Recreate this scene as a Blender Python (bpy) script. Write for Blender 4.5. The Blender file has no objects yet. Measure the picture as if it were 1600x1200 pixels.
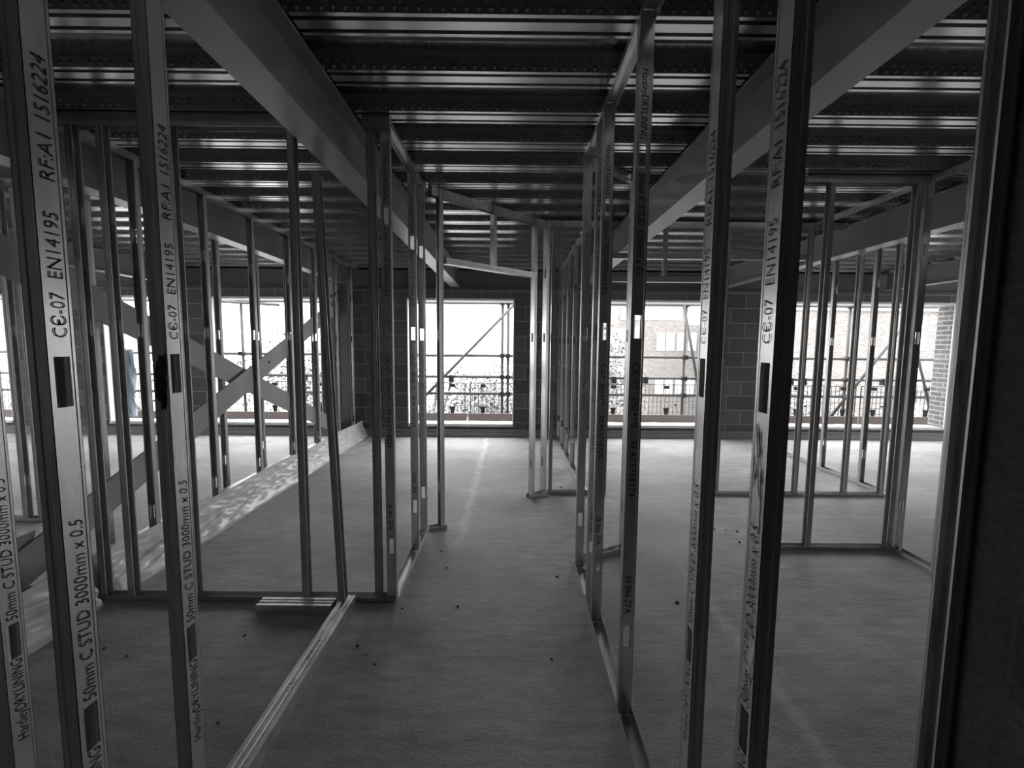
import bpy, math, random
from mathutils import Vector, Matrix, noise
random.seed(7)
sc = bpy.context.scene
PI = math.pi

# ------------------------------------------------------------------ camera
F, PITCH, YAW, ROLL, HC = 686.0, math.radians(5.1), math.radians(-0.2), math.radians(0.5), 1.44
fw = Vector((-math.sin(YAW)*math.cos(PITCH), math.cos(YAW)*math.cos(PITCH), -math.sin(PITCH)))
rt = fw.cross(Vector((0, 0, 1))).normalized(); up = rt.cross(fw)
r2 = rt*math.cos(ROLL) + up*math.sin(ROLL); u2 = -rt*math.sin(ROLL) + up*math.cos(ROLL)
cam = bpy.data.cameras.new('camera'); camo = bpy.data.objects.new('camera', cam)
sc.collection.objects.link(camo); sc.camera = camo
cam.sensor_fit = 'HORIZONTAL'; cam.sensor_width = 36; cam.lens = F/1600*36
cam.clip_start = 0.02; cam.clip_end = 300
camo.matrix_world = Matrix(((r2.x, u2.x, -fw.x, 0), (r2.y, u2.y, -fw.y, 0), (r2.z, u2.z, -fw.z, HC), (0, 0, 0, 1)))

# ------------------------------------------------------------------ world and exposure
w = bpy.data.worlds.new('world'); sc.world = w; w.use_nodes = True
nt = w.node_tree; nt.nodes.clear()
bg = nt.nodes.new('ShaderNodeBackground'); wo = nt.nodes.new('ShaderNodeOutputWorld')
tc = nt.nodes.new('ShaderNodeTexCoord'); sx = nt.nodes.new('ShaderNodeSeparateXYZ'); cr = nt.nodes.new('ShaderNodeValToRGB')
nt.links.new(tc.outputs['Generated'], sx.inputs[0]); nt.links.new(sx.outputs['Z'], cr.inputs[0])
cr.color_ramp.elements[0].position = 0.0; cr.color_ramp.elements[0].color = (0.85, 0.85, 0.85, 1)
cr.color_ramp.elements[1].position = 0.9; cr.color_ramp.elements[1].color = (1, 1, 1, 1)
nt.links.new(cr.outputs[0], bg.inputs[0]); bg.inputs[1].default_value = 3.0
nt.links.new(bg.outputs[0], wo.inputs[0])
sc.view_settings.view_transform = 'Standard'; sc.view_settings.look = 'None'
sc.view_settings.exposure = 1.4; sc.view_settings.gamma = 1.0; sc.view_settings.use_curve_mapping = False
sc.cycles.max_bounces = 10; sc.cycles.diffuse_bounces = 6; sc.cycles.glossy_bounces = 6
sc.cycles.sample_clamp_indirect = 8.0
sc.cycles.caustics_reflective = True

WINS = [(-9.6, -7.75), (-6.25, -5.2), (-4.62, -2.92), (-1.60, 0.05), (1.41, 3.05), (4.15, 6.85)]
SILL, HEAD, YW = 0.195, 2.11, 6.80
for i, (a, b) in enumerate(WINS):                      # light portals in the window openings (they give off nothing)
    l = bpy.data.lights.new('window_portal', 'AREA'); l.shape = 'RECTANGLE'; l.size = b-a; l.size_y = HEAD-SILL
    l.cycles.is_portal = True
    o = bpy.data.objects.new('window_portal', l); sc.collection.objects.link(o)
    o.location = ((a+b)/2, 7.2, (SILL+HEAD)/2); o.rotation_euler = (-PI/2, 0, 0)

# openings added out of view in the side and rear walls for extra daylight
ADDED_SIDEW = [(2.3, 4.2), (4.6, 6.5)]
ADDED_NEARW = [(-9.4, -8.5)]  # added behind the camera to lighten the near left stud flange
for (a, b) in ADDED_SIDEW:
    for sx_, x_ in ((-1, -10.65), (1, 9.65)):
        l = bpy.data.lights.new('added_side_portal', 'AREA'); l.shape = 'RECTANGLE'; l.size = b-a; l.size_y = HEAD-SILL
        l.cycles.is_portal = True
        o = bpy.data.objects.new('added_side_portal', l); sc.collection.objects.link(o)
        o.location = (x_, (a+b)/2, (SILL+HEAD)/2); o.rotation_euler = (PI/2, 0, PI/2*sx_)
for (a, b) in ADDED_NEARW:
    l = bpy.data.lights.new('added_rear_portal', 'AREA'); l.shape = 'RECTANGLE'; l.size = b-a; l.size_y = HEAD-SILL
    l.cycles.is_portal = True
    o = bpy.data.objects.new('added_rear_portal', l); sc.collection.objects.link(o)
    o.location = ((a+b)/2, -3.45, (SILL+HEAD)/2); o.rotation_euler = (PI/2, 0, 0)

# ------------------------------------------------------------------ helpers
C = sc.collection
class MB:
    def __init__(s): s.v = []; s.f = []
    def add(s, vs, fs):
        n = len(s.v); s.v += [tuple(p) for p in vs]; s.f += [tuple(i+n for i in f) for f in fs]
    def box(s, x0, x1, y0, y1, z0, z1):
        s.add([(x0,y0,z0),(x1,y0,z0),(x1,y1,z0),(x0,y1,z0),(x0,y0,z1),(x1,y0,z1),(x1,y1,z1),(x0,y1,z1)],
              [(0,3,2,1),(4,5,6,7),(0,1,5,4),(1,2,6,5),(2,3,7,6),(3,0,4,7)])
        return s
    def tube(s, p, q, r, n=10):
        p = Vector(p); q = Vector(q); d = (q-p).normalized()
        a = d.orthogonal().normalized(); b = d.cross(a)
        vs = []
        for c in (p, q):
            for k in range(n):
                t = 2*PI*k/n; vs.append(c + a*math.cos(t)*r + b*math.sin(t)*r)
        fs = [(k, (k+1) % n, n+(k+1) % n, n+k) for k in range(n)] + [tuple(range(n-1, -1, -1)), tuple(range(n, 2*n))]
        s.add(vs, fs); return s
    def bar(s, p, q, hw, hh, side=None):               # rectangular bar between two points
        p = Vector(p); q = Vector(q); d = (q-p).normalized()
        a = Vector(side) if side else d.cross(Vector((0, 0, 1))).normalized(); b = a.cross(d).normalized()
        vs = [c + a*i*hw + b*j*hh for c in (p, q) for i, j in ((-1,-1),(1,-1),(1,1),(-1,1))]
        s.add(vs, [(0,3,2,1),(4,5,6,7),(0,1,5,4),(1,2,6,5),(2,3,7,6),(3,0,4,7)]); return s
    def build(s, name, m, parent=None, solid=0, smooth=False, bevel=0):
        me = bpy.data.meshes.new(name); me.from_pydata(s.v, [], s.f); me.update()
        o = bpy.data.objects.new(name, me); C.objects.link(o)
        if m: me.materials.append(m)
        if parent: o.parent = parent
        if solid:
            md = o.modifiers.new('solid', 'SOLIDIFY'); md.thickness = abs(solid); md.offset = -1 if solid > 0 else 1
        if bevel:
            md = o.modifiers.new('bevel', 'BEVEL'); md.width = bevel; md.segments = 2; md.limit_method = 'ANGLE'
        if smooth:
            for p in me.polygons: p.use_smooth = True
        return o
def tag(o, label=None, cat=None, group=None, kind=None):
    if label: o['label'] = label
    if cat: o['category'] = cat
    if group: o['group'] = group
    if kind: o['kind'] = kind
    return o
def empty(name, loc=(0,0,0), rz=0):
    o = bpy.data.objects.new(name, None); C.objects.link(o); o.location = loc; o.rotation_euler = (0,0,rz)
    o.empty_display_size = 0.1; return o
def G(v): return (v, v, v, 1)

# ------------------------------------------------------------------ materials
class Mat:
    def __init__(s, name, col=0.5, rough=0.5, metal=0.0, spec=0.5):
        s.m = bpy.data.materials.new(name); s.m.use_nodes = True; s.t = s.m.node_tree
        s.b = s.t.nodes['Principled BSDF']
        s.b.inputs['Base Color'].default_value = G(col) if not isinstance(col, tuple) else col
        s.b.inputs['Roughness'].default_value = rough; s.b.inputs['Metallic'].default_value = metal
        s.b.inputs['Specular IOR Level'].default_value = spec
    def n(s, k, **kw):
        x = s.t.nodes.new(k)
        for a, b in kw.items(): setattr(x, a, b)
        return x
    def l(s, a, b): s.t.links.new(a, b)
    def coord(s, which='Object', scale=(1,1,1)):
        c = s.n('ShaderNodeTexCoord'); mp = s.n('ShaderNodeMapping'); mp.inputs['Scale'].default_value = scale
        s.l(c.outputs[which], mp.inputs[0]); return mp.outputs[0]
    def noise(s, co, scale, detail=4, rough=0.6):
        x = s.n('ShaderNodeTexNoise'); x.inputs['Scale'].default_value = scale; x.inputs['Detail'].default_value = detail
        x.inputs['Roughness'].default_value = rough; s.l(co, x.inputs['Vector']); return x.outputs['Fac']
    def rng(s, f, a, b, lo=0.3, hi=0.7):
        x = s.n('ShaderNodeMapRange'); x.inputs['From Min'].default_value = lo; x.inputs['From Max'].default_value = hi
        x.inputs['To Min'].default_value = a; x.inputs['To Max'].default_value = b; s.l(f, x.inputs[0]); return x.outputs[0]
    def math(s, op, a, b=None, c=None):
        x = s.n('ShaderNodeMath', operation=op)
        for i, v in enumerate((a, b, c)):
            if v is None: continue
            if isinstance(v, (int, float)): x.inputs[i].default_value = v
            else: s.l(v, x.inputs[i])
        return x.outputs[0]
    def bump(s, h, strength=0.3, dist=0.01):
        x = s.n('ShaderNodeBump'); x.inputs['Strength'].default_value = strength; x.inputs['Distance'].default_value = dist
        s.l(h, x.inputs['Height']); s.l(x.outputs[0], s.b.inputs['Normal']); return x
    def col(s, f):
        s.l(f, s.b.inputs['Base Color'])

def galv(name, base, rough, knurl=False, streak=(6, 6, 1.2)):
    k = Mat(name, base, rough, 0.85)
    co = k.coord('Object', streak)
    n = k.noise(co, 3.0, 5, 0.65)
    k.col(k.rng(n, base*0.82, base*1.12)); 
    n2 = k.noise(k.coord('Object', (1,1,.25)), 12.0, 3, .5)
    k.l(k.rng(n2, rough*0.88, rough*1.15), k.b.inputs['Roughness'])
    n3 = k.noise(k.coord('Object', (1,1,1)), 420.0 if knurl else 90.0, 2)
    k.bump(n3, 0.3 if knurl else 0.03, 0.001)
    return k.m
M = {}
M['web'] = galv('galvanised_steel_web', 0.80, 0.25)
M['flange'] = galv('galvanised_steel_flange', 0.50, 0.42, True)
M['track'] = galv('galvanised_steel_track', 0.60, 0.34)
M['loose'] = galv('galvanised_steel_scuffed', 0.72, 0.45)

k = Mat('floor_screed', 0.3, 0.5, 0.0, 0.22)
co = k.coord('Object')
big = k.noise(k.coord('Object', (0.7, 1.0, 1)), 1.1, 6, 0.62); fine = k.noise(co, 95, 4, .75); mid = k.noise(k.coord('Object', (1.0, 3.2, 1)), 5.0, 6, 0.7)
sp = k.n('ShaderNodeSeparateXYZ'); k.l(co, sp.inputs[0])
# dusty ragged line left along a screed joint, and two cross joints
def lineat(axis, along, pos, lo, hi, width, wob):
    wn = k.noise(k.coord('Object', (1,1,1)), 5.0, 5, 0.7)
    d = k.math('ABSOLUTE', k.math('ADD', k.math('SUBTRACT', sp.outputs[axis], pos), k.math('MULTIPLY', k.math('SUBTRACT', wn, 0.5), wob)))
    a = k.rng(d, 1, 0, width*0.2, width)
    a = k.math('MULTIPLY', a, k.math('MULTIPLY', k.rng(sp.outputs[along], 0, 1, lo, lo+0.3), k.rng(sp.outputs[along], 1, 0, hi-0.3, hi)))
    return a
l1 = k.math('MULTIPLY', lineat(0, 1, -0.36, 3.0, 6.9, 0.05, 0.16), k.rng(k.noise(co, 9, 4), 0.25, 1))
l2 = lineat(1, 0, 3.62, 1.2, 9.0, 0.018, 0.05)
l3 = lineat(1, 0, 5.1, -0.3, 9.0, 0.02, 0.06)
l4 = lineat(0, 1, 1.13, 1.1, 2.9, 0.05, 0.1)
base = k.math('ADD', k.math('MULTIPLY', k.rng(big, 0.68, 1.28), k.rng(mid, 0.76, 1.24)), k.rng(fine, -0.20, 0.20))
val = k.math('MULTIPLY', base, 0.50)
val = k.math('ADD', val, k.math('MULTIPLY', l1, 0.34))
val = k.math('ADD', val, k.math('MULTIPLY', k.math('ADD', k.math('ADD', l2, l3), l4), 0.14))
pits = k.n('ShaderNodeTexVoronoi'); pits.inputs['Scale'].default_value = 2.6; k.l(co, pits.inputs['Vector'])
k.col(val)
k.l(k.rng(mid, 0.55, 0.75), k.b.inputs['Roughness'])
k.bump(k.math('ADD', k.math('MULTIPLY', mid, 1.0), k.math('MULTIPLY', fine, 0.4)), 0.45, 0.008)
M['floor'] = k.m

def blockmat(name, a, mort, u, rough_bump=0.35, bw=0.45, bh=0.225, ms=0.006, fin=60, offs=(0.0, 0.0)):
    k = Mat(name, a, 0.9, 0, 0.2)
    c = k.n('ShaderNodeTexCoord'); sp = k.n('ShaderNodeSeparateXYZ'); k.l(c.outputs['Object'], sp.inputs[0])
    cb = k.n('ShaderNodeCombineXYZ')
    if u == 'x': k.l(sp.outputs[0], cb.inputs[0])
    elif u == 'y': k.l(sp.outputs[1], cb.inputs[0])
    else: k.l(k.math('ADD', sp.outputs[0], sp.outputs[1]), cb.inputs[0])
    k.l(k.math('ADD', sp.outputs[2], offs[1]), cb.inputs[1])
    br = k.n('ShaderNodeTexBrick'); k.l(cb.outputs[0], br.inputs['Vector'])
    br.inputs['Scale'].default_value = 1; br.inputs['Brick Width'].default_value = bw; br.inputs['Row Height'].default_value = bh
    br.inputs['Mortar Size'].default_value = ms; br.inputs['Mortar Smooth'].default_value = 0.1
    br.inputs['Color1'].default_value = G(a*0.8) if not isinstance(a, tuple) else tuple(x*0.8 for x in a[:3])+(1,)
    br.inputs['Color2'].default_value = G(a*1.2) if not isinstance(a, tuple) else tuple(min(1, x*1.2) for x in a[:3])+(1,)
    br.inputs['Mortar'].default_value = G(mort)
    n = k.noise(c.outputs['Object'], fin, 5, 0.7)
    mx = k.n('ShaderNodeMixRGB', blend_type='MULTIPLY'); mx.inputs[0].default_value = 1
    k.l(br.outputs['Color'], mx.inputs[1]); k.l(k.rng(n, 0.7, 1.25), mx.inputs[2])
    k.l(mx.outputs[0], k.b.inputs['Base Color'])
    k.bump(k.math('ADD', n, k.math('MULTIPLY', br.outputs['Fac'], -1.0)), rough_bump, 0.01)
    return k.m
M['block'] = blockmat('concrete_block', 0.12, 0.27, 'x')
M['pier'] = blockmat('rough_concrete_block', 0.085, 0.095, 'y', 1.0, fin=55)
M['blockxy'] = blockmat('concrete_block_plain', 0.06, 0.10, 'xy')
M['brick'] = blockmat('red_brick', 0.16, 0.34, 'xy', 0.3, 0.225, 0.075, 0.01, 30)
M['brickfar'] = blockmat('far_brick', (0.19, 0.172, 0.16, 1), 0.24, 'xy', 0.1, 0.225, 0.075, 0.01, 8)

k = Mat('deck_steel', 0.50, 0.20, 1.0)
co = k.coord('Object'); 
k.col(k.rng(k.noise(k.coord('Object', (0.5, 12, 12)), 3, 4), 0.46, 0.54))
k.l(k.rng(k.noise(co, 3, 2), 0.17, 0.24), k.b.inputs['Roughness'])
k.bump(k.noise(k.coord('Object', (.5, 1, 1)), 2, 1), 0.03, 0.002)
M['deck'] = k.m
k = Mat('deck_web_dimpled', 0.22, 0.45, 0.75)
co = k.coord('UV')
sp = k.n('ShaderNodeSeparateXYZ'); k.l(co, sp.inputs[0])
def dots(shift, row):
    u = k.math('SUBTRACT', k.math('FRACT', k.math('ADD', k.math('MULTIPLY', sp.outputs[0], 1/0.042), shift)), 0.5)
    u = k.math('MULTIPLY', u, 0.042)
    v = k.math('SUBTRACT', sp.outputs[1], row)
    d = k.math('SQRT', k.math('ADD', k.math('MULTIPLY', u, u), k.math('MULTIPLY', v, v)))
    return k.rng(d, 1, 0, 0.003, 0.009)
h = k.math('MAXIMUM', dots(0, 0.016), dots(0.5, 0.038))
M['deckweb'] = k.m

def painted(name, c, rough, spec=0.5, sc=3):
    k = Mat(name, c, rough, 0, spec); co = k.coord('Object')
    n = k.noise(co, sc, 6, 0.65); k.col(k.rng(n, c*0.92, c*1.07))
    k.l(k.rng(n, rough*0.95, rough*1.06), k.b.inputs['Roughness'])
    k.bump(k.noise(co, 120, 3), 0.12, 0.002); return k.m
M['beam'] = painted('primer_painted_steel', 0.19, 0.34, 0.9)
M['edgebeam'] = painted('dark_primer_steel', 0.16, 0.55, 0.3)
M['brace'] = painted('brace_plate_steel', 0.34, 0.45, 0.5)
M['bolt'] = painted('bolt_steel', 0.05, 0.4)
M['ink'] = Mat('black_ink', 0.02, 0.8, 0, 0.1).m
M['sheet'] = None
k = Mat('polythene_membrane', 0.62, 0.3, 0.0, 0.6); co = k.coord('Object', (1,1,1))
k.col(k.rng(k.noise(co, 6, 4), 0.55, 0.75)); M['sheet'] = k.m
k.bump(k.noise(k.coord('Object', (4, 1.5, 4)), 7, 5), 0.3, 0.01)
M['white'] = painted('white_board', 0.75, 0.7, 0.3)
M['kicker'] = painted('pale_screed_edge', 0.24, 0.85, 0.2)
M['scaf'] = painted('scaffold_tube_steel', 0.10, 0.6, 0.3)
M['coupler'] = painted('dark_fitting', 0.03, 0.7, 0.2)
M['toe'] = Mat('scaffold_board_wood', (0.21, 0.185, 0.175, 1), 0.8, 0, 0.2).m
M['mesh'] = painted('barrier_wire', 0.08, 0.6, 0.3)
M['ground'] = painted('outdoor_ground', 0.45, 0.9, 0.1, 0.3)
M['pane'] = Mat('far_window_pane', 0.75, 0.3, 0, 0.5).m
M['frame'] = Mat('far_window_frame', 0.5, 0.5, 0, 0.5).m
k = Mat('leaf', 0.14, 0.6, 0, 0.3); oi = k.n('ShaderNodeTexCoord')
ge = k.n('ShaderNodeNewGeometry'); k.l(k.rng(ge.outputs['Random Per Island'], 0.02, 0.34, 0.15, 0.75), k.b.inputs['Base Color']); M['leaf'] = k.m
M['bark'] = painted('bark', 0.10, 0.9, 0.1)
k = Mat('blue_netting', (0.42, 0.50, 0.58, 1), 0.6, 0, 0.3)
k.bump(k.noise(k.coord('Object', (6, 6, 1)), 5, 5), 0.6, 0.03); M['net'] = k.m
M['scuff'] = Mat('dark_scuff', 0.08, 0.7, 0, 0.2).m; M['plaster'] = Mat('dried_plaster', 0.6, 0.9, 0, 0.1).m; M['smudge'] = Mat('black_smudge', 0.05, 0.6, 0, 0.2).m
M['crumb'] = painted('concrete_crumb', 0.12, 0.9, 0.1)

H = 2.58      # underside of the deck flanges
# ------------------------------------------------------------------ shell
b = MB(); b.box(-10.4, 9.4, -3.2, 7.0, -0.25, 0.0)
tag(b.build('floor', M['floor']), kind='structure')

deck = MB(); webs = MB(); per = 0.3205; X0, X1 = -10.4, 9.4
y = 1.629 - per*14; prof = []; uvs = []
def strip(mb, p, q): mb.add([(X0, p[0], p[1]), (X1, p[0], p[1]), (X1, q[0], q[1]), (X0, q[0], q[1])], [(3, 2, 1, 0)])
while y < 6.75:
    P = [(y, H), (y+.017, H), (y+.018, H+.018), (y+.034, H+.018), (y+.037, H), (y+.080, H), (y+.081, H+.018), (y+.097, H+.018), (y+.100, H), (y+.115, H),
         (y+.148, H+.060), (y+.205, H+.060), (y+.212, H+.068), (y+.223, H+.068), (y+.23, H+.060), (y+per-.033, H+.060)]
    for a, c in zip(P, P[1:]): strip(deck, a, c)
    strip(webs, P[-1], (y+per, H))
    if 1.0 < y+per < 6.6:                              # pressed dimples in two staggered rows
        for row, f_ in enumerate((.22, .52)):
            cy0, cz0 = y+per-.033*f_, H+.060*f_
            q_ = -6.0 + .021*row
            while q_ < 6.4:
                e_ = .0115; d_ = (-.482, .876)
                webs.add([(q_-e_, cy0-.0003, cz0-.0002), (q_, cy0+d_[0]*e_-.0003, cz0+d_[1]*e_-.0002), (q_+e_, cy0-.0003, cz0-.0002), (q_, cy0-d_[0]*e_-.0003, cz0-d_[1]*e_-.0002),
                          (q_, cy0-.876*.011, cz0-.482*.011)], [(1, 0, 4), (2, 1, 4), (3, 2, 4), (0, 3, 4)])
                q_ += .042
    y += per
YD = y
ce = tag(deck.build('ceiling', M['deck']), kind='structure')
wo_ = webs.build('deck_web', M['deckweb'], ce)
uvl = wo_.data.uv_layers.new(name='UVMap')
for p in wo_.data.polygons:
    for li, vi in zip(p.loop_indices, p.vertices):
        co_ = wo_.data.vertices[vi].co; uvl.data[li].uv = (co_.x, (co_.z-H)*1.14)
MB().box(X0, X1, -3.2, 7.1, H+.09, H+.22).build('slab', M['edgebeam'], ce)

# outer block wall with six openings
b = MB(); bk = MB(); xs = X0
ZT = 2.285
for (a, c) in WINS + [(9.4, 9.4)]:
    b.box(xs, a, YW, YW+.14, 0, ZT)
    if a < 9: bk.box(xs, a-.0 if a != 9.4 else a, YW+.2, YW+.3, -.3, 2.9)
    else: bk.box(xs, a, YW+.2, YW+.3, -.3, 2.9)
    xs = c
for (a, c) in WINS:
    b.box(a, c, YW, YW+.14, 0, SILL-.03); b.box(a, c, YW, YW+.14, HEAD+.03, ZT)
    bk.box(a, c, YW+.2, YW+.3, -.3, SILL-.04); bk.box(a, c, YW+.2, YW+.3, HEAD+.05, 2.9)
tag(b.build('wall_far', M['block']), kind='structure')
bk.box(6.835, 6.86, YW+.145, YW+.2, SILL, HEAD); bk.box(6.835, 6.8499, YW+.031, YW+.145, SILL, HEAD)
tag(bk.build('wall_outer', M['brick']), kind='structure')
for i, (a, c) in enumerate(WINS):
    f = MB(); t = .014
    f.box(a, a+t, YW-.004, YW+.2, SILL, HEAD); f.box(c-t, c, YW-.004, YW+(.2 if c < 6 else .03), SILL, HEAD)
    f.box(a, c, YW-.002, YW+.30, HEAD, HEAD+.03)
    fo = tag(f.build('window_%d' % (i+1), M['white']), kind='structure')
    s = MB(); n = max(8, int((c-a)/.04))
    vs = []; fs = []
    rows = [(YW-.012, SILL-.035), (YW-.012, SILL), (YW+.1, SILL+.004), (YW+.2, SILL+.004), (YW+.31, SILL-.004)]
    for j, (yy, zz) in enumerate(rows):
        for q in range(n+1):
            xx = a + (c-a)*q/n
            nz = noise.noise(Vector((xx*9, yy*14, i*3)))*.007 if j > 0 else 0
            vs.append((xx, yy, zz+nz))
    for j in range(len(rows)-1):
        for q in range(n): fs.append((j*(n+1)+q, j*(n+1)+q+1, (j+1)*(n+1)+q+1, (j+1)*(n+1)+q))
    s.add(vs, fs); s.build('window_sill', M['sheet'], fo, solid=.004, smooth=True)
# room ends, cut with the added daylight openings
def punched(name, mat, u0, u1, wins, put):
    m = MB(); u = u0
    for (a, c) in wins + [(u1, u1)]:
        put(m, u, a, 0, 2.7)
        if a < u1: put(m, a, c, 0, SILL); put(m, a, c, HEAD, 2.7)
        u = c
    tag(m.build(name, mat), kind='structure')
punched('wall_left', M['blockxy'], -3.2, 7.1, ADDED_SIDEW, lambda m, a, c, z0, z1: m.box(X0-.2, X0, a, c, z0, z1))
punched('wall_right', M['blockxy'], -3.2, 7.1, ADDED_SIDEW, lambda m, a, c, z0, z1: m.box(9.4, 9.6, a, c, z0, z1))
punched('wall_near', M['blockxy'], X0, 9.4, ADDED_NEARW, lambda m, a, c, z0, z1: m.box(a, c, -3.4, -3.2, z0, z1))
tag(MB().box(1.098, 1.30, -3.19, 1.075, 0, 2.575).build('wall_pier', M['pier']), kind='structure')
b = MB(); b.box(X0, 9.4, YW-.055, YW-.001, 0, .075); b.box(X0, 9.4, YW-.03, YW-.001, .075, .12)
tag(b.build('trim_1', M['kicker']), kind='structure')

# ------------------------------------------------------------------ steel beams
def ibeam(axis, c, lo, hi, zb, zt, bf, label, tf=.011, tw=.009, mat='beam', name='steel_beam', group=None):
    o = empty(name, (c, (lo+hi)/2, zb) if axis == 'y' else ((lo+hi)/2, c, zb))
    tag(o, label, 'steel beam', group)
    L = (hi-lo)/2
    def bx(a0, a1, z0, z1, nm):
        mb = MB()
        if axis == 'y': mb.box(a0, a1, -L, L, z0-zb, z1-zb)
        else: mb.box(-L, L, a0, a1, z0-zb, z1-zb)
        return mb.build(nm, M[mat], o)
    bx(-bf/2, bf/2, zb, zb+tf, 'flange'); bx(-bf/2, bf/2, zt-tf, zt, 'flange'); bx(-tw/2, tw/2, zb+tf, zt-tf, 'web')
    return o
BG = 'steel beams under the deck'
ibeam('y', -.855, -2.9, 6.79, 2.31, 2.572, .137, 'grey steel floor beam crossing above the left corridor studs, nearest on the left', group=BG)
ibeam('y', 1.07, -2.9, 6.79, 2.31, 2.572, .137, 'grey steel floor beam overhead just right of the corridor', group=BG)
ibeam('y', 3.17, -2.9, 6.79, 2.31, 2.572, .137, 'grey steel floor beam behind the right hand room studs', group=BG)
ibeam('y', 5.73, -2.9, 6.79, 2.31, 2.572, .137, 'grey steel floor beam farthest right, ending above the widest window', group=BG)
ibeam('y', -2.47, -2.9, 6.50, 2.31, 2.572, .13, 'grey steel beam over the cross bracing behind the left stud wall', group=BG)
ibeam('y', -5.13, -2.9, 6.79, 2.31, 2.572, .137, 'grey steel floor beam farthest left, seen as a thin bright line beyond the bracing', group=BG)
ibeam('x', YW+.085, X0+.01, 9.39, 2.290, 2.560, .155, 'dark steel edge beam lying along the top of the window wall', mat='edgebeam', group=None)

# ------------------------------------------------------------------ studs and tracks
UPH = [(.662, .750), (1.322, 1.412), (2.49, 2.55)]
DNH = [(.283, .367), (1.467, 1.550), (2.055, 2.140)]
UPT = [("HartleyDRYLINING", .445, .655), ("50mm C STUD 3000mm x 0.5", .757, 1.110), ("C\u0404-07", 1.446, 1.524), ("EN14195", 1.549, 1.661),
       ("RF:A1", 1.715, 1.788), ("1516224", 1.814, 1.917)]
DNT = [("HartleyDRYLINING", 2.389, 2.160), ("50mm C STUD 3000mm x 0.5", 2.045, 1.692), ("C\u0404-07", 1.376, 1.282), ("EN14195", 1.249, 1.140),
       ("RF:A1", 1.087, 1.020), ("1718324", 1.000, .880), ("S6 866 ZFA", .567, .420)]
_tc = {}
def glyphs(s):
    if s in _tc: return _tc[s]
    cu = bpy.data.curves.new('t', 'FONT'); cu.body = s; cu.size = 1; cu.resolution_u = 2; cu.fill_mode = 'FRONT'; cu.offset = -0.012
    o = bpy.data.objects.new('t', cu); C.objects.link(o)
    dg = bpy.context.evaluated_depsgraph_get(); me = bpy.data.meshes.new_from_object(o.evaluated_get(dg))
    vs = [v.co.copy() for v in me.vertices]; fs = [tuple(p.vertices) for p in me.polygons]
    bpy.data.objects.remove(o); bpy.data.curves.remove(cu); bpy.data.meshes.remove(me)
    x0 = min(v.x for v in vs); x1 = max(v.x for v in vs)
    _tc[s] = ([((v.x-x0)/(x1-x0), v.y/0.70) for v in vs], fs); return _tc[s]
def printed(parent, texts, height=.025, lx=-.0004):
    for s, z0, z1 in texts:                            # each printed line is a part of its own
        mb = MB(); g, fs = glyphs(s); d = 1 if z1 > z0 else -1
        sl = .006 if len(s) > 12 else 0
        mb.add([(lx, d*(v-.5)*height, z0 + (z1-z0)*u + d*sl*v) for u, v in g], fs)
        mb.build('printed_marking', M['ink'], parent)

def cprof():
    w = .0250; f = .034; lip = .007; g = .0012
    web = [(0, -w), (0, -.0192), (g, -.0178), (g, -.0145), (g, .0145), (g, .0178), (0, .0192), (0, w)]
    fl = [(0, w), (.010, w), (.013, w-.0012), (.021, w-.0012), (.024, w), (f, w), (f, w-lip)]
    return web, fl
def sheetstrip(pts, z0, z1, holes=None):
    mb = MB()
    for i, (p, q) in enumerate(zip(pts, pts[1:])):
        if holes and i == 3:
            z = z0
            for a, c in sorted(holes):
                if c <= z0 or a >= z1: continue
                mb.add([(p[0], p[1], z), (q[0], q[1], z), (q[0], q[1], a), (p[0], p[1], a)], [(0, 1, 2, 3)]); z = c
            mb.add([(p[0], p[1], z), (q[0], q[1], z), (q[0], q[1], z1), (p[0], p[1], z1)], [(0, 1, 2, 3)])
        else:
            mb.add([(p[0], p[1], z0), (q[0], q[1], z0), (q[0], q[1], z1), (p[0], p[1], z1)], [(0, 1, 2, 3)])
    return mb
TH = .0010
def stud(x, y, deg, label, z0=.003, z1=2.576, flip=False, text=False, group=None, lean=None, holes=None, name='metal_stud', mat='web'):
    """deg: direction (degrees) from the web towards the open side"""
    o = empty(name, (x, y, z0), math.radians(deg)); tag(o, label, 'stud', group)
    hs = holes if holes is not None else (DNH if flip else UPH)
    hs = [(a-z0, c-z0) for a, c in hs if c < z1-.02]
    web, fl = cprof(); L = z1-z0
    sheetstrip(web, 0, L, hs).build('web', M[mat], o, solid=-TH)
    sheetstrip(fl, 0, L).build('flange', M['flange'], o, solid=-TH)
    fl2 = [(a, -b_) for a, b_ in fl][::-1]
    sheetstrip(fl2, 0, L).build('flange', M['flange'], o, solid=-TH)
    if text: printed(o, [(s, a-z0, c-z0) for s, a, c in (DNT if flip else UPT)])
    if lean: o.rotation_euler = lean
    return o
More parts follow.
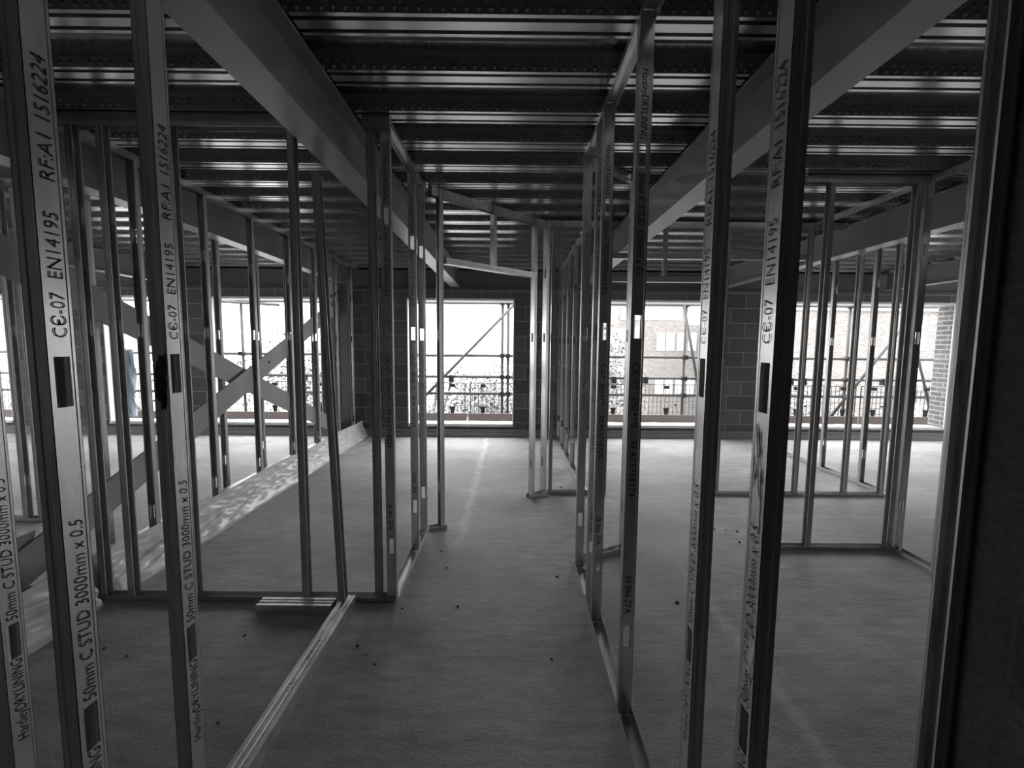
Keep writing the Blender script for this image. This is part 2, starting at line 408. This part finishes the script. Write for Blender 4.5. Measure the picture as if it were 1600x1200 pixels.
def track(x0, y0, x1, y1, label, z=0.0, upw=True, h=.030, wd=.0535, group=None, name='floor_track', mat='track'):
    dx, dy = x1-x0, y1-y0; L = math.hypot(dx, dy); a = math.atan2(dy, dx)
    o = empty(name, (x0, y0, z), a); tag(o, label, 'track', group); s = 1 if upw else -1
    e = .0008*s; hw = wd/2
    mb = MB()
    for p, q in (((-hw, 0), (-.012, 0)), ((-.012, 0), (-.010, .0016*s)), ((-.010, .0016*s), (.010, .0016*s)), ((.010, .0016*s), (.012, 0)), ((.012, 0), (hw, 0))):
        mb.add([(0, p[0], e+p[1]), (L, p[0], e+p[1]), (L, q[0], e+q[1]), (0, q[0], e+q[1])], [(0, 1, 2, 3)])
    mb.build('web', M[mat], o, solid=.0009 if upw else -.0009)
    for sd in (-1, 1):
        yy = sd*hw
        MB().add([(0, yy, e), (L, yy, e), (L, yy, e+s*h), (0, yy, e+s*h)], [(0, 1, 2, 3)])
        m2 = MB(); m2.add([(0, yy, e), (L, yy, e), (L, yy*1.0, e+s*h*.5), (0, yy, e+s*h*.5), (L, yy*.985, e+s*h*.55), (0, yy*.985, e+s*h*.55), (L, yy, e+s*h), (0, yy, e+s*h)],
                          [(0, 1, 2, 3), (3, 2, 4, 5), (5, 4, 6, 7)])
        m2.build('flange', M[mat], o, solid=.0008*(1 if sd > 0 else -1)*s)
    return o

# near double partition either side of the doorway the photograph is taken through
GN = 'nearest studs of the double partition'
stud(-.795, .782, 180, 'large printed metal stud nearest on the left, CE mark beside its hole', text=True, group=GN)
stud(-.775, 1.019, 180, 'printed metal stud second from the left foreground, slimmer, with a dark smudge at mid height', text=True, group=GN)
stud(-1.210, 1.019, 180, 'printed metal stud cut by the left edge of the photo', text=True, group=GN)
stud(.453, .782, 0, 'large printed metal stud nearest on the right, scuffed below its upper hole', text=True, group=GN)
stud(.446, 1.022, 0, 'printed metal stud just left of the largest one on the right', text=True, group=GN)
stud(1.0925, 1.022, 180, 'dark metal stud fixed against the rough block wall at the right edge', group=GN)
def blob(parent, name, pts, m, seed, lx=-.0005, jag=.004, n=10):
    rr = random.Random(seed); out = []
    for (p, q) in zip(pts, pts[1:]+pts[:1]):
        for k_ in range(n):
            t = k_/n; out.append((lx, p[0]+(q[0]-p[0])*t+rr.uniform(-jag, jag)*.5, p[1]+(q[1]-p[1])*t+rr.uniform(-jag, jag)))
    cy_ = sum(o_[1] for o_ in out)/len(out); cz_ = sum(o_[2] for o_ in out)/len(out); mb = MB()
    mb.add([(lx, cy_, cz_)] + out, [(0, i_+1, (i_+1) % len(out)+1) for i_ in range(len(out))])
    return mb.build(name, M[m], parent)
big_ = [o for o in C.objects if o.get('label', '').startswith('large printed metal stud nearest on the right')][0]
for i_, (ya, z1_, yb, z2_, w_) in enumerate(((.010, 1.30, -.010, 1.17, .003), (.002, 1.29, -.016, 1.20, .002), (-.004, 1.26, .008, 1.20, .002), (-.012, 1.22, -.018, 1.10, .003), (.014, 1.24, .010, 1.19, .0015))):
    blob(big_, 'scuff_mark', [(ya, z1_), (ya+w_, z1_-.01), (yb+w_, z2_), (yb, z2_-.01)], 'scuff', i_, jag=.0025)
blob(big_, 'plaster_smear', [(-.020, .90), (-.005, .905), (-.003, .84), (-.012, .80), (-.022, .83)], 'plaster', 9, lx=-.0007, jag=.006)
sm_ = [o for o in C.objects if o.get('label', '').startswith('printed metal stud second from the left foreground')][0]
sb_ = blob(sm_, 'smudge', [(0, 1.41), (.014, 1.405), (.026, 1.37), (.024, 1.31), (.010, 1.28), (.002, 1.30)], 'smudge', 3, lx=0, jag=.006)
sb_.rotation_euler = (0, 0, -PI/2); sb_.location = (0.0035, .0259, 0)
for yy, xa, xb, nm in ((.782, -2.4, -.765, 'nearer left'), (1.019, -2.2, -.745, 'second left'), (1.019, .43, 1.093, 'short right')):
    track(xa, yy, xb, yy, nm + ' floor track under the foreground studs', group='floor tracks of the double partition')
track(.43, .782, 1.093, .782, 'nearest right floor track under the foreground studs', group='floor tracks of the double partition')

# corridor, right side (wall runs away from the camera)
GR = 'studs on the right side of the corridor'
track(.457, 1.06, .457, 2.80, 'floor track running along the right side of the corridor', group='corridor floor tracks')
track(.457, .80, .457, 2.80, 'ceiling track along the right side of the corridor', H, False, group='ceiling tracks', name='ceiling_track')
stud(.457, 1.595, 90, 'nearest free standing metal stud of the corridor right side, printed upside down', flip=True, text=True, group=GR)
stud(.457, 2.170, 90, 'second metal stud along the corridor right side, printed upside down', flip=True, text=True, group=GR)
stud(.457, 2.330, 90, 'third metal stud along the corridor right side, close behind the second', flip=True, text=True, group=GR)
stud(.457, 2.735, 90, 'last metal stud at the far end of the corridor right side', flip=True, group=GR)
# short diagonal stub at its end
track(.475, 2.82, .80, 2.995, 'short slanted floor track stub behind the corridor right side', group='slanted floor tracks')
track(.475, 2.80, .85, 3.12, 'short slanted ceiling track behind the corridor right side', H, False, group='ceiling tracks', name='ceiling_track')
stud(.790, 2.975, 28, 'metal stud ending the short slanted stub behind the corridor right side', flip=True)

# left room: cross partition facing the camera
GL = 'studs of the left cross partition'
track(-2.272, 2.361, -.63, 2.361, 'long floor track across the left room', group='cross partition floor tracks')
track(-2.30, 2.361, -.945, 2.361, 'ceiling track across the left room, left of the beam', H, False, group='ceiling tracks', name='ceiling_track', h=.05)
track(-.765, 2.361, -.63, 2.361, 'short piece of ceiling track between the beam and the left corridor corner', H, False, group='ceiling tracks', name='ceiling_track', h=.05)
stud(-2.274, 2.361, 0, 'first metal stud from the left in the left cross partition', flip=True, group=GL)
stud(-2.119, 2.361, 0, 'second metal stud from the left in the left cross partition', flip=True, group=GL)
stud(-1.768, 2.361, 0, 'third metal stud from the left in the left cross partition', flip=True, group=GL)
stud(-1.150, 2.361, 0, 'fourth metal stud in the left cross partition, upright beside the leaning one', flip=True, group=GL)
stud(-.745, 2.361, 0, 'metal stud in the left cross partition paired with the corridor corner', flip=True, group=GL)
stud(-1.000, 2.300, 0, 'loose metal stud leaning out of upright under the left beam', z0=.045, z1=2.29, flip=True, lean=(0, math.radians(-2.0), 0)).location = (-.925, 2.300, .045)

# corridor, left side
GC = 'studs on the left side of the corridor'
track(-.652, 2.395, -.652, 3.27, 'floor track running along the left side of the corridor', group='corridor floor tracks', mat='loose')
track(-.652, 2.34, -.652, 3.32, 'ceiling track along the left side of the corridor', H, False, group='ceiling tracks', name='ceiling_track')
stud(-.652, 2.338, 90, 'metal corner stud at the near end of the corridor left side, printed upside down', flip=True, text=True, group=GC)
stud(-.652, 2.940, 90, 'printed metal stud in the middle of the corridor left side', flip=True, text=True, group=GC)
stud(-.652, 3.230, 90, 'metal stud at the far end of the corridor left side', flip=True, group=GC)

# slanted door wall closing the corridor view
d = Vector((.96, .88)).normalized(); A0 = Vector((-.60, 3.315)); A1 = Vector((.33, 4.165)); ang = math.degrees(math.atan2(A1.y-A0.y, A1.x-A0.x))
def on(t): p = A0.lerp(A1, t); return p.x, p.y
pa = on(0); pb = on(.12)
track(-.615, 3.298, -.500, 3.365, 'short floor track stub left of the slanted door opening', group='slanted floor tracks')
pa = on(.86)
track(.175, 4.045, .335, 4.15, 'short floor track stub right of the slanted door opening', group='slanted floor tracks')
pa = on(0); pb = on(1)
track(pa[0], pa[1], pb[0], pb[1]+.04, 'ceiling track over the slanted door wall', H, False, group='ceiling tracks', name='ceiling_track', h=.06)
stud(-.525, 3.372, ang+180, 'metal door jamb stud left of the slanted opening', flip=True, group='door jamb studs')
stud(.195, 4.055, ang, 'metal door jamb stud right of the slanted opening', flip=True, group='door jamb studs')
stud(.31, 4.13, ang, 'metal stud at the right end of the slanted door wall', flip=True, group='door jamb studs')
pa = on(.10); pb = on(.87)
track(pa[0], pa[1], pb[0], pb[1], 'metal door head rail spanning the slanted opening', 2.045, True, h=.045, group='door head rails', name='door_head_track')
pa = on(.47)
stud(pa[0], pa[1], ang, 'short metal stud standing on the slanted door head rail', z0=2.05, z1=2.575, holes=[], name='cripple_stud')

# partition farther back, square to the view
GB = 'studs of the far cross partition'
track(.36, 4.17, .93, 4.17, 'floor track piece between the slanted door and the far right opening', group='far floor tracks')
track(1.97, 4.17, 3.66, 4.17, 'floor track of the far cross partition in the right room', group='far floor tracks')
track(.345, 4.17, .99, 4.17, 'ceiling track of the far cross partition, left of the beam', H, False, group='ceiling tracks', name='ceiling_track', h=.05)
track(1.15, 4.17, 3.09, 4.17, 'ceiling track of the far cross partition, right of the beam', H, False, group='ceiling tracks', name='ceiling_track', h=.05)
stud(.375, 4.17, 0, 'metal stud joining the slanted door wall to the far cross partition', flip=True, group=GB)
stud(.90, 4.17, 0, 'metal stud just left of the far door opening', flip=True, group=GB)
stud(2.024, 4.17, 180, 'metal stud just right of the far door opening', flip=True, group=GB)
stud(2.794, 4.17, 180, 'metal stud of the far cross partition in the middle of the widest window view', flip=True, group=GB)
stud(3.274, 4.17, 180, 'metal stud of the far cross partition under the third beam', z1=2.30, flip=True, group=GB)
stud(3.634, 4.17, 180, 'metal stud at the right corner of the far cross partition', flip=True, group=GB)
track(.93, 4.17, 1.99, 4.17, 'lower rail of the far door head', 2.035, True, h=.05, group='door head rails', name='door_head_track')
track(.93, 4.17, 2.74, 4.17, 'upper rail of the far door head', 2.245, True, h=.05, group='door head rails', name='door_head_track')
stud(1.41, 4.17, 0, 'short metal stud hanging above the far door head', z0=2.30, z1=2.575, holes=[], name='cripple_stud')
stud(1.41, 4.17, 0, 'short metal stud between the two far door head rails', z0=2.09, z1=2.243, holes=[], name='cripple_stud')
# wall beyond it running to the window wall (seen past the corridor)
GW = 'studs of the wall running to the window wall'
track(.74, 4.22, .74, 6.72, 'floor track running back to the window wall right of the centre window', group='far floor tracks')
track(.74, 4.22, .74, 6.78, 'ceiling track running back to the window wall right of the centre window', H, False, group='ceiling tracks', name='ceiling_track')
for yy, t in ((4.55, 'nearest'), (5.10, 'second'), (5.65, 'third'), (6.15, 'fourth'), (6.62, 'farthest')):
    stud(.74, yy+.034, -90, t + ' metal stud of the receding row right of the centre window', flip=True, group=GW)
# right hand far wall
track(3.72, 4.22, 3.72, 6.60, 'floor track receding at the right behind the far cross partition', group='far floor tracks')
track(3.72, 4.22, 3.72, 6.78, 'ceiling track receding at the right behind the far cross partition', H, False, group='ceiling tracks', name='ceiling_track')
for yy, t in ((4.52, 'nearest'), (5.10, 'middle'), (6.55, 'farthest')):
    stud(3.72, yy+.034, -90, t + ' metal stud of the receding row in front of the widest window', flip=True, group='studs receding before the widest window')
# right room front partition
track(1.86, 3.03, 2.79, 3.03, 'floor track across the front of the right room', group='cross partition floor tracks')
track(1.95, 3.03, 2.79, 3.03, 'ceiling track across the front of the right room', H, False, group='ceiling tracks', name='ceiling_track', h=.05)
GF = 'studs of the right room front partition'
stud(1.934, 3.03, 180, 'metal stud at the left end of the right room front partition', group=GF)
stud(2.146, 3.03, 180, 'metal stud in the middle of the right room front partition', flip=True, group=GF)
stud(2.724, 3.03, 180, 'left metal stud of the pair at the right room corner', flip=True, group=GF)
stud(2.770, 3.00, 90, 'right metal stud of the pair at the right room corner', flip=True, group=GF)
track(2.757, 1.30, 2.757, 2.99, 'floor track coming forward from the right room corner', group='corridor floor tracks')
track(2.80, 1.30, 2.80, 4.14, 'ceiling track running over the right room doorway', H, False, group='ceiling tracks', name='ceiling_track')
stud(2.735, 2.70, -90, 'bright ribbed metal stud beside the dark stud at the right edge', flip=True, mat='loose')

# left stud wall in front of the bracing (row runs away) and a second row behind
G1 = 'studs of the long left wall'
names = ['nearest', 'second', 'third', 'fourth', 'fifth', 'sixth', 'seventh', 'farthest']
for i, yy in enumerate((2.79, 3.40, 4.01, 4.66, 5.27, 5.88, 6.45)):
    stud(-2.335, yy+.034, -90, names[i] + ' metal stud of the long left wall in front of the cross bracing', flip=True, group=G1)
track(-2.335, 2.42, -2.335, 6.76, 'floor track of the long left wall behind the plastic membrane', group='long left wall tracks')
track(-2.335, 1.90, -2.335, 6.78, 'ceiling track of the long left wall', H, False, group='ceiling tracks', name='ceiling_track', h=.045)
for i, yy in enumerate((2.62, 2.85, 3.47, 4.08, 4.71, 5.34, 6.02)):
    stud(-2.70, yy+.034, -90, names[i] + ' metal stud standing behind the cross bracing', z0=.004, flip=True, group='studs behind the cross bracing', z1=2.576)
track(-2.70, 2.42, -2.70, 6.76, 'floor track behind the cross bracing', group='long left wall tracks')
# small partition far left
track(-5.4, 3.43, -3.72, 3.43, 'floor track of the partition beyond the bracing at far left', group='far floor tracks')
stud(-3.88, 3.43, 0, 'left metal stud of the pair beyond the bracing at far left', flip=True)
stud(-3.76, 3.43, 0, 'right metal stud of the pair beyond the bracing at far left', flip=True)
stud(-4.50, 3.43, 0, 'metal stud left of the pair beyond the bracing', flip=True)

# ------------------------------------------------------------------ cross bracing on the left
bx_ = empty('cross_brace', (-2.56, 4.2, 0)); tag(bx_, 'grey flat steel X bracing with bolted end plates behind the left stud wall', 'bracing')
def plate(name, p, q, hw, x, th=.006, mat='brace'):
    """flat bar in a plane x = const from (y,z) to (y,z)"""
    mb = MB(); mb.bar((x+2.56, p[0]-4.2, p[1]), (x+2.56, q[0]-4.2, q[1]), th, hw, side=(1, 0, 0)); return mb.build(name, M[mat], bx_)
plate('brace_bar', (2.02, .17), (6.75, 2.10), .098, -2.545)
plate('brace_bar', (2.0, 1.98), (6.62, .13), .098, -2.575)
mb = MB(); mb.add([(-.01, 2.20-4.2, .04), (-.01, 1.6-4.2, .04), (-.01, 1.6-4.2, .42), (-.01, 2.30-4.2, .42)], [(0, 1, 2, 3)]); mb.build('end_plate', M['brace'], bx_, solid=.012)
mb = MB(); mb.add([(-.0, 6.25-4.2, 2.30), (-.0, 6.60-4.2, 2.30), (-.0, 6.60-4.2, 1.85), (-.0, 6.25-4.2, 1.80)], [(0, 1, 2, 3)])
ep = mb.build('end_plate', M['brace'], bx_, solid=.012)
for (yy, zz) in ((6.30, 1.98), (6.38, 2.02), (6.30, 2.10), (6.38, 2.14), (6.47, 2.06), (6.47, 2.18)):
    bb = MB(); bb.tube((.02, yy-4.2, zz), (.045, yy-4.2, zz), .024, 6); bb.build('bolt', M['bolt'], bx_)
bb = MB(); bb.tube((.02, 4.62-4.2, 1.235), (.03, 4.62-4.2, 1.235), .014, 8); bb.build('bolt', M['bolt'], bx_)
ibeam('y', -2.47, 1.2, 6.5, .004, .150, .12, 'grey steel base beam lying on the floor under the cross bracing', name='base_beam')
co_ = empty('steel_column', (-2.47, 6.64, 0)); tag(co_, 'dark steel column in the far left corner beside the window wall', 'column')
MB().box(-.055, .055, -.09, -.08, 0, 2.57).build('flange', M['edgebeam'], co_); MB().box(-.055, .055, .08, .09, 0, 2.57).build('flange', M['edgebeam'], co_)
MB().box(-.005, .005, -.08, .08, 0, 2.57).build('web', M['edgebeam'], co_)

# plastic membrane lapped down from the left wall on to the floor
mb = MB(); vs = []; fs = []; NY, NX = 260, 26
for i in range(NY+1):
    yy = 1.55 + (6.76-1.55)*i/NY
    top = .255 + .022*noise.noise(Vector((0, yy*1.3, 0)))
    for j in range(NX+1):
        t = j/NX
        x = -2.300 + .006 + .10*t**2.2 + .018*noise.noise(Vector((yy*2.0, t*2, 3)))*min(1, t*3)
        z = top*(1-t)**1.25
        n = noise.noise(Vector((yy*5+t*3, t*5, 1)))*.026 + noise.noise(Vector((yy*13-t*6, t*9, 5)))*.013 + (.3-abs(noise.noise(Vector((yy*6-t*6, t*5, 9)))))*.03
        x += n*math.sin(PI*min(1, t*1.02))*.9; z = max(.003, z + n*.6*math.sin(PI*t))
        if j == NX: z = .002
        x = max(x, -2.303)
        if 2.31 < yy < 2.41: x = min(x, -2.279)
        vs.append((x, yy, z))
for i in range(NY):
    for j in range(NX):
        a = i*(NX+1)+j; fs.append((a, a+1, a+NX+2, a+NX+1))
mb.add(vs, fs); tag(mb.build('plastic_membrane', M['sheet'], smooth=True), 'crumpled pale plastic membrane lapped along the foot of the long left wall', 'membrane')

# ------------------------------------------------------------------ loose pieces on the floor
def loose(p0, p1, label, txt=None, z=.0):
    (xa, ya), (xb, yb) = p0, p1
    L = math.hypot(xb-xa, yb-ya); a = math.atan2(yb-ya, xb-xa)
    o = empty('loose_track', (xa, ya, z), a); tag(o, label, 'track')
    hw, h = .036, .050
    web = MB(); pr = [(-hw, h), (-.020, h), (-.017, h-.003), (-.008, h-.003), (-.005, h), (.005, h), (.008, h-.003), (.017, h-.003), (.020, h), (hw, h)]
    for p, q in zip(pr, pr[1:]): web.add([(0, p[0], p[1]), (L, p[0], p[1]), (L, q[0], q[1]), (0, q[0], q[1])], [(0, 1, 2, 3)])
    web.build('web', M['loose'], o, solid=.0012)
    for sd in (-1, 1):
        f = MB(); f.add([(0, sd*hw, h), (L, sd*hw, h), (L, sd*(hw+.004), .001), (0, sd*(hw+.004), .001)], [(0, 1, 2, 3)])
        f.build('flange', M['track'], o, solid=.001*(1 if sd < 0 else -1))
    return o
lt = loose((-.885, 1.02), (-.885, 2.325), 'long loose metal track lying open side down along the floor from the left partition')
for s, u0, u1 in (("50mm TRACK", 1.08, 1.26), ("RF:A1 1514", .80, .93), ("A2 866", .62, .69)):
    gm = MB(); g, fs_ = glyphs(s); gm.add([(u0+(u1-u0)*u, (v-.5)*.022, .0512) for u, v in g], fs_)
    gm.build('printed_marking', M['ink'], lt)
loose((-1.345, 2.262), (-.945, 2.258), 'short loose piece of metal track lying against the left cross partition')

cr0 = None
spots = [(-.72,1.98),(-.66,1.92),(-.60,1.86),(-.58,2.28),(-.50,3.02),(-.47,2.95),(-.40,2.72),(-.28,2.30),(.30,2.62),(-1.30,2.05),(1.62,3.35),(1.70,3.33),(1.78,3.31),(1.86,3.28),
         (1.92,3.22),(1.70,3.12),(.62,2.18),(.95,2.35),(-1.9,1.95),(-1.75,1.9),(-1.1,1.55),(.2,1.9),(.14,4.0),(.52,4.35),(-2.0,2.02)]
for i, (x, yy) in enumerate(spots):
    if cr0 is None:
        mb = MB(); r = .009
        pts = []
        for a in range(7): pts.append((r*math.cos(a*2*PI/7)*random.uniform(.7, 1.2), r*math.sin(a*2*PI/7)*random.uniform(.7, 1.2), 0))
        tp = [(p[0]*.6, p[1]*.6, r*random.uniform(.6, 1)) for p in pts]
        mb.add(pts+tp, [(a, (a+1) % 7, 7+(a+1) % 7, 7+a) for a in range(7)] + [tuple(range(7, 14)), tuple(range(6, -1, -1))])
        c = cr0 = mb.build('concrete_crumb', M['crumb'])
    else:
        c = cr0.copy(); C.objects.link(c)
    c.location = (x, yy, 0.0); c.rotation_euler = (0, 0, random.uniform(0, 6)); s = random.uniform(.5, 1.3); c.scale = (s*random.uniform(.8, 1.8), s, s)
    tag(c, 'small dark crumb of concrete lying on the screed floor', 'debris', 'crumbs of concrete on the floor')

# ------------------------------------------------------------------ outside: scaffold
YS = 8.30; R = .0265
sf = empty('scaffold', (0, YS, 0)); tag(sf, 'tubular steel scaffold standing outside along the window wall', 'scaffold')
def tb(p, q, nm): return MB().tube((p[0], p[1]-YS, p[2]), (q[0], q[1]-YS, q[2]), R).build(nm, M['scaf'], sf, smooth=True)
for z in (2.21, 1.23, .83, .51): tb((-11, YS, z), (10.5, YS, z), 'ledger')
for x in (-9.3, -7.4, -5.07, -3.2, -.16, -.05, 3.30, 4.55, 6.40, 8.4): tb((x, YS+.055, -2.5), (x, YS+.055, 3.2), 'standard')
for p, q in (((-2.3, -.25), (.25, 2.38)), ((3.2, 2.25), (3.62, .35)), ((5.85, -.2), (7.45, 2.0)), ((7.50, 1.75), (8.1, -.1)), ((-6.4, .9), (-5.6, 2.3))):
    tb((p[0], YS-.055, p[1]), (q[0], YS-.055, q[1]), 'scaffold_brace')
tb((2.75, YS-.05, 2.205), (3.75, YS-.05, 2.21), 'transom'); tb((-5.9, YS-.05, 2.22), (-4.3, YS-.05, 2.14), 'transom')
for x in (-5.07, -3.2, -.16, -.05, 3.30, 4.55, 6.40, 8.4):
    for z in (2.21, 1.23, .83, .51):
        MB().box(x-.04, x+.04, -.05, .09, z-.04, z+.04).build('coupler', M['coupler'], sf, bevel=.008)
for x in (-1.33, -1.12, 1.95, 2.55, 5.3, 5.55, 7.1, 8.2, -3.9, -8.3):
    MB().box(x-.045, x+.045, -.07, .06, .73, .86).build('coupler', M['coupler'], sf, bevel=.01)
sf2 = MB().box(-11, 10.5, 7.45-YS, .05, -.09, -.045).build('platform', M['toe'], sf)
# toe boards, wire barriers with their brackets
xs_ = -10.6; i = 0
where = {0: 'farthest left', 1: 'outside the far left windows', 2: 'outside the window behind the bracing', 3: 'outside the centre window', 4: 'outside the window right of the corridor', 5: 'outside the left part of the widest window', 6: 'outside the right part of the widest window', 7: 'farthest right', 8: 'beyond the widest window'}
while xs_ < 9.5:
    xe = xs_ + 2.45
    t = tag(MB().box(xs_+.02, xe-.02, YS-.165, YS-.13, -.042, .155).build('toe_board', M['toe'], bevel=.004), 'brown timber toe board on the scaffold ' + where[i], 'toe board', 'scaffold toe boards')
    p = empty('wire_barrier', ((xs_+xe)/2, YS-.10, -.02)); tag(p, 'wire mesh guard panel hung on the scaffold ' + where[i], 'barrier', 'wire mesh guard panels')
    W_ = (xe-xs_)/2-.05; m1 = MB(); m2 = MB()
    for sx_ in (-1, 1): m2.tube((sx_*W_, 0, 0), (sx_*W_, 0, .74), .011, 6)
    for zz in (.0, .74): m2.tube((-W_, 0, zz), (W_, 0, zz), .009, 6)
    n = int(2*W_/.075)
    for q in range(1, n): m1.tube((-W_+2*W_*q/n, .004, 0), (-W_+2*W_*q/n, .004, .74), .0055, 4)
    for q in range(1, 7): m1.tube((-W_, -.004, q*.74/7), (W_, -.004, q*.74/7), .0045, 4)
    m2.build('frame', M['mesh'], p); m1.build('wire_mesh', M['mesh'], p)
    for q in (-.8, .05, .8):
        MB().box(q*W_-.05, q*W_+.05, -.012, .014, .66, .72).build('clip', M['coupler'], p)
        MB().box(q*W_+.16, q*W_+.20, -.012, .014, .34, .37).build('clip', M['coupler'], p)
        z_ = MB(); z_.add([(q*W_-.055, -.012, .30), (q*W_+.055, -.012, .30), (q*W_+.02, -.012, .14), (q*W_-.02, -.012, .14)], [(0, 1, 2, 3)]); z_.build('bracket', M['coupler'], p, solid=.008)
    xs_ = xe; i += 1
# blue netting hung at the left window and small bright sheet at its head
mb = MB(); vs = []; fs = []
for a in range(9):
    for c in range(25):
        xx = -6.36 + .032*a + .02*math.sin(a*2.1+c*.2); zz = .22 + 1.1*c/24
        vs.append((xx, YW+.335+.025*math.sin(a*1.7+c*.5)+.012*noise.noise(Vector((a, c*.4, 0))), zz))
for a in range(8):
    for c in range(24): fs.append((a*25+c, (a+1)*25+c, (a+1)*25+c+1, a*25+c+1))
mb.add(vs, fs); tag(mb.build('debris_netting', M['net'], solid=.003, smooth=True), 'pale blue debris netting bunched outside the far left window', 'netting')

# ------------------------------------------------------------------ outside: ground, trees, buildings
tag(MB().box(-80, 80, -60, 120, -7.2, -7.0).build('ground', M['ground']), kind='structure')
def tree(x, y, zc, rx, rz, n, label, zmax=None, size=.15):
    o = empty('tree', (x, y, -7)); tag(o, label, 'tree', 'trees beyond the scaffold')
    mb = MB(); rr = random.Random(int(x*10+y))
    lumps = [(Vector((rr.uniform(-.62, .62)*rx, rr.uniform(-.5, .5)*rx, rr.uniform(-.6, .6)*rz)), rr.uniform(.35, .55)) for _ in range(14)]
    for _ in range(n):
        c, s = rr.choice(lumps)
        v = Vector((rr.gauss(0, 1), rr.gauss(0, 1), rr.gauss(0, 1))).normalized()*(rr.random()**.35)*s
        p = Vector((c.x + v.x*rx, c.y + v.y*rx, c.z + v.z*rz + zc + 7))
        a = Vector((rr.gauss(0, 1), rr.gauss(0, 1), rr.gauss(0, 1))).normalized(); b_ = a.orthogonal().normalized()
        L = size*rr.uniform(.6, 1.3); W = L*.5
        mb.add([p-a*L/2, p+b_*W/2, p+a*L/2, p-b_*W/2], [(0, 1, 2, 3)])
    f = mb.build('foliage', M['leaf'], o); f['kind'] = 'stuff'
    t = MB(); t.tube((0, 0, 0), (0, 0, zc+7), .22, 8)
    for _ in range(7):
        c, s = rr.choice(lumps); t.tube((0, 0, zc+7-rz*.8), (c.x, c.y, c.z+zc+7), .07, 6)
    t.build('trunk', M['bark'], o)
tree(3.0, 19.0, -.4, 3.3, 4.4, 15000, 'tall leafy tree seen through the window right of the corridor')
tree(-1.0, 12.3, -.9, 1.95, 2.75, 11000, 'rounded leafy tree low in the centre window', size=.10)
tree(-4.6, 24.0, -2.4, 3.2, 4.0, 2200, 'leafy tree behind the rounded one, left of the centre window')
tree(-9.5, 21.0, -2.0, 4.2, 3.7, 8000, 'leafy tree low behind the cross bracing')
tree(-17., 22.0, -1.6, 4.2, 3.6, 2200, 'leafy tree low at the far left windows')
tree(9.0, 15.5, -3.2, 2.9, 3.9, 7000, 'leafy bush top low in the widest window')
def building(name, x0, x1, y0, y1, z1, rows, label, ww, wh, band=True):
    o = empty(name, ((x0+x1)/2, y0, -7)); tag(o, label, 'building')
    hw = (x1-x0)/2; Hh = z1+7
    MB().box(-hw, hw, 0, y1-y0, 0, Hh).build('wall', M['brickfar'], o)
    if band: MB().box(-hw-.1, hw+.1, -.12, y1-y0, Hh, Hh+.5).build('parapet', M['frame'], o)
    for (xc, zc) in rows:
        f = MB(); X = xc-(x0+x1)/2; Z = zc+7
        f.box(X-ww/2-.06, X+ww/2+.06, -.05, .02, Z-wh/2-.06, Z+wh/2+.06)
        fo = f.build('window', M['frame'], o)
        MB().box(X-ww/2, X-.03, -.07, -.045, Z-wh/2, Z+wh/2).build('pane', M['pane'], fo)
        MB().box(X+.03, X+ww/2, -.07, -.045, Z-wh/2, Z+wh/2).build('pane', M['pane'], fo)
    return o
building('brick_building', 9.0, 16.2, 30, 38, 2.9, [(x, z) for x in (10.2, 10.85, 11.6, 12.35, 13.1, 13.9, 14.7) for z in (1.75, -1.4)], 'pale brick building with tall white windows seen right of the corridor', .42, 1.1, False)
building('office_building', 9.6, 15.8, 40, 50, 6.0, [(x, 4.3) for x in (10.3, 11.1, 11.9, 12.7, 13.5, 14.3, 15.1)], 'higher pale building with a window band behind the brick one', .62, .9)
building('brick_terrace', 12.6, 26.0, 20.5, 28, 3.15, [(18.85, 1.95), (20.6, 1.95), (18.9, .1), (20.5, .1), (18.9, -1.7), (20.6, -1.7)], 'wide pale brick building filling the widest window', .75, 1.1)
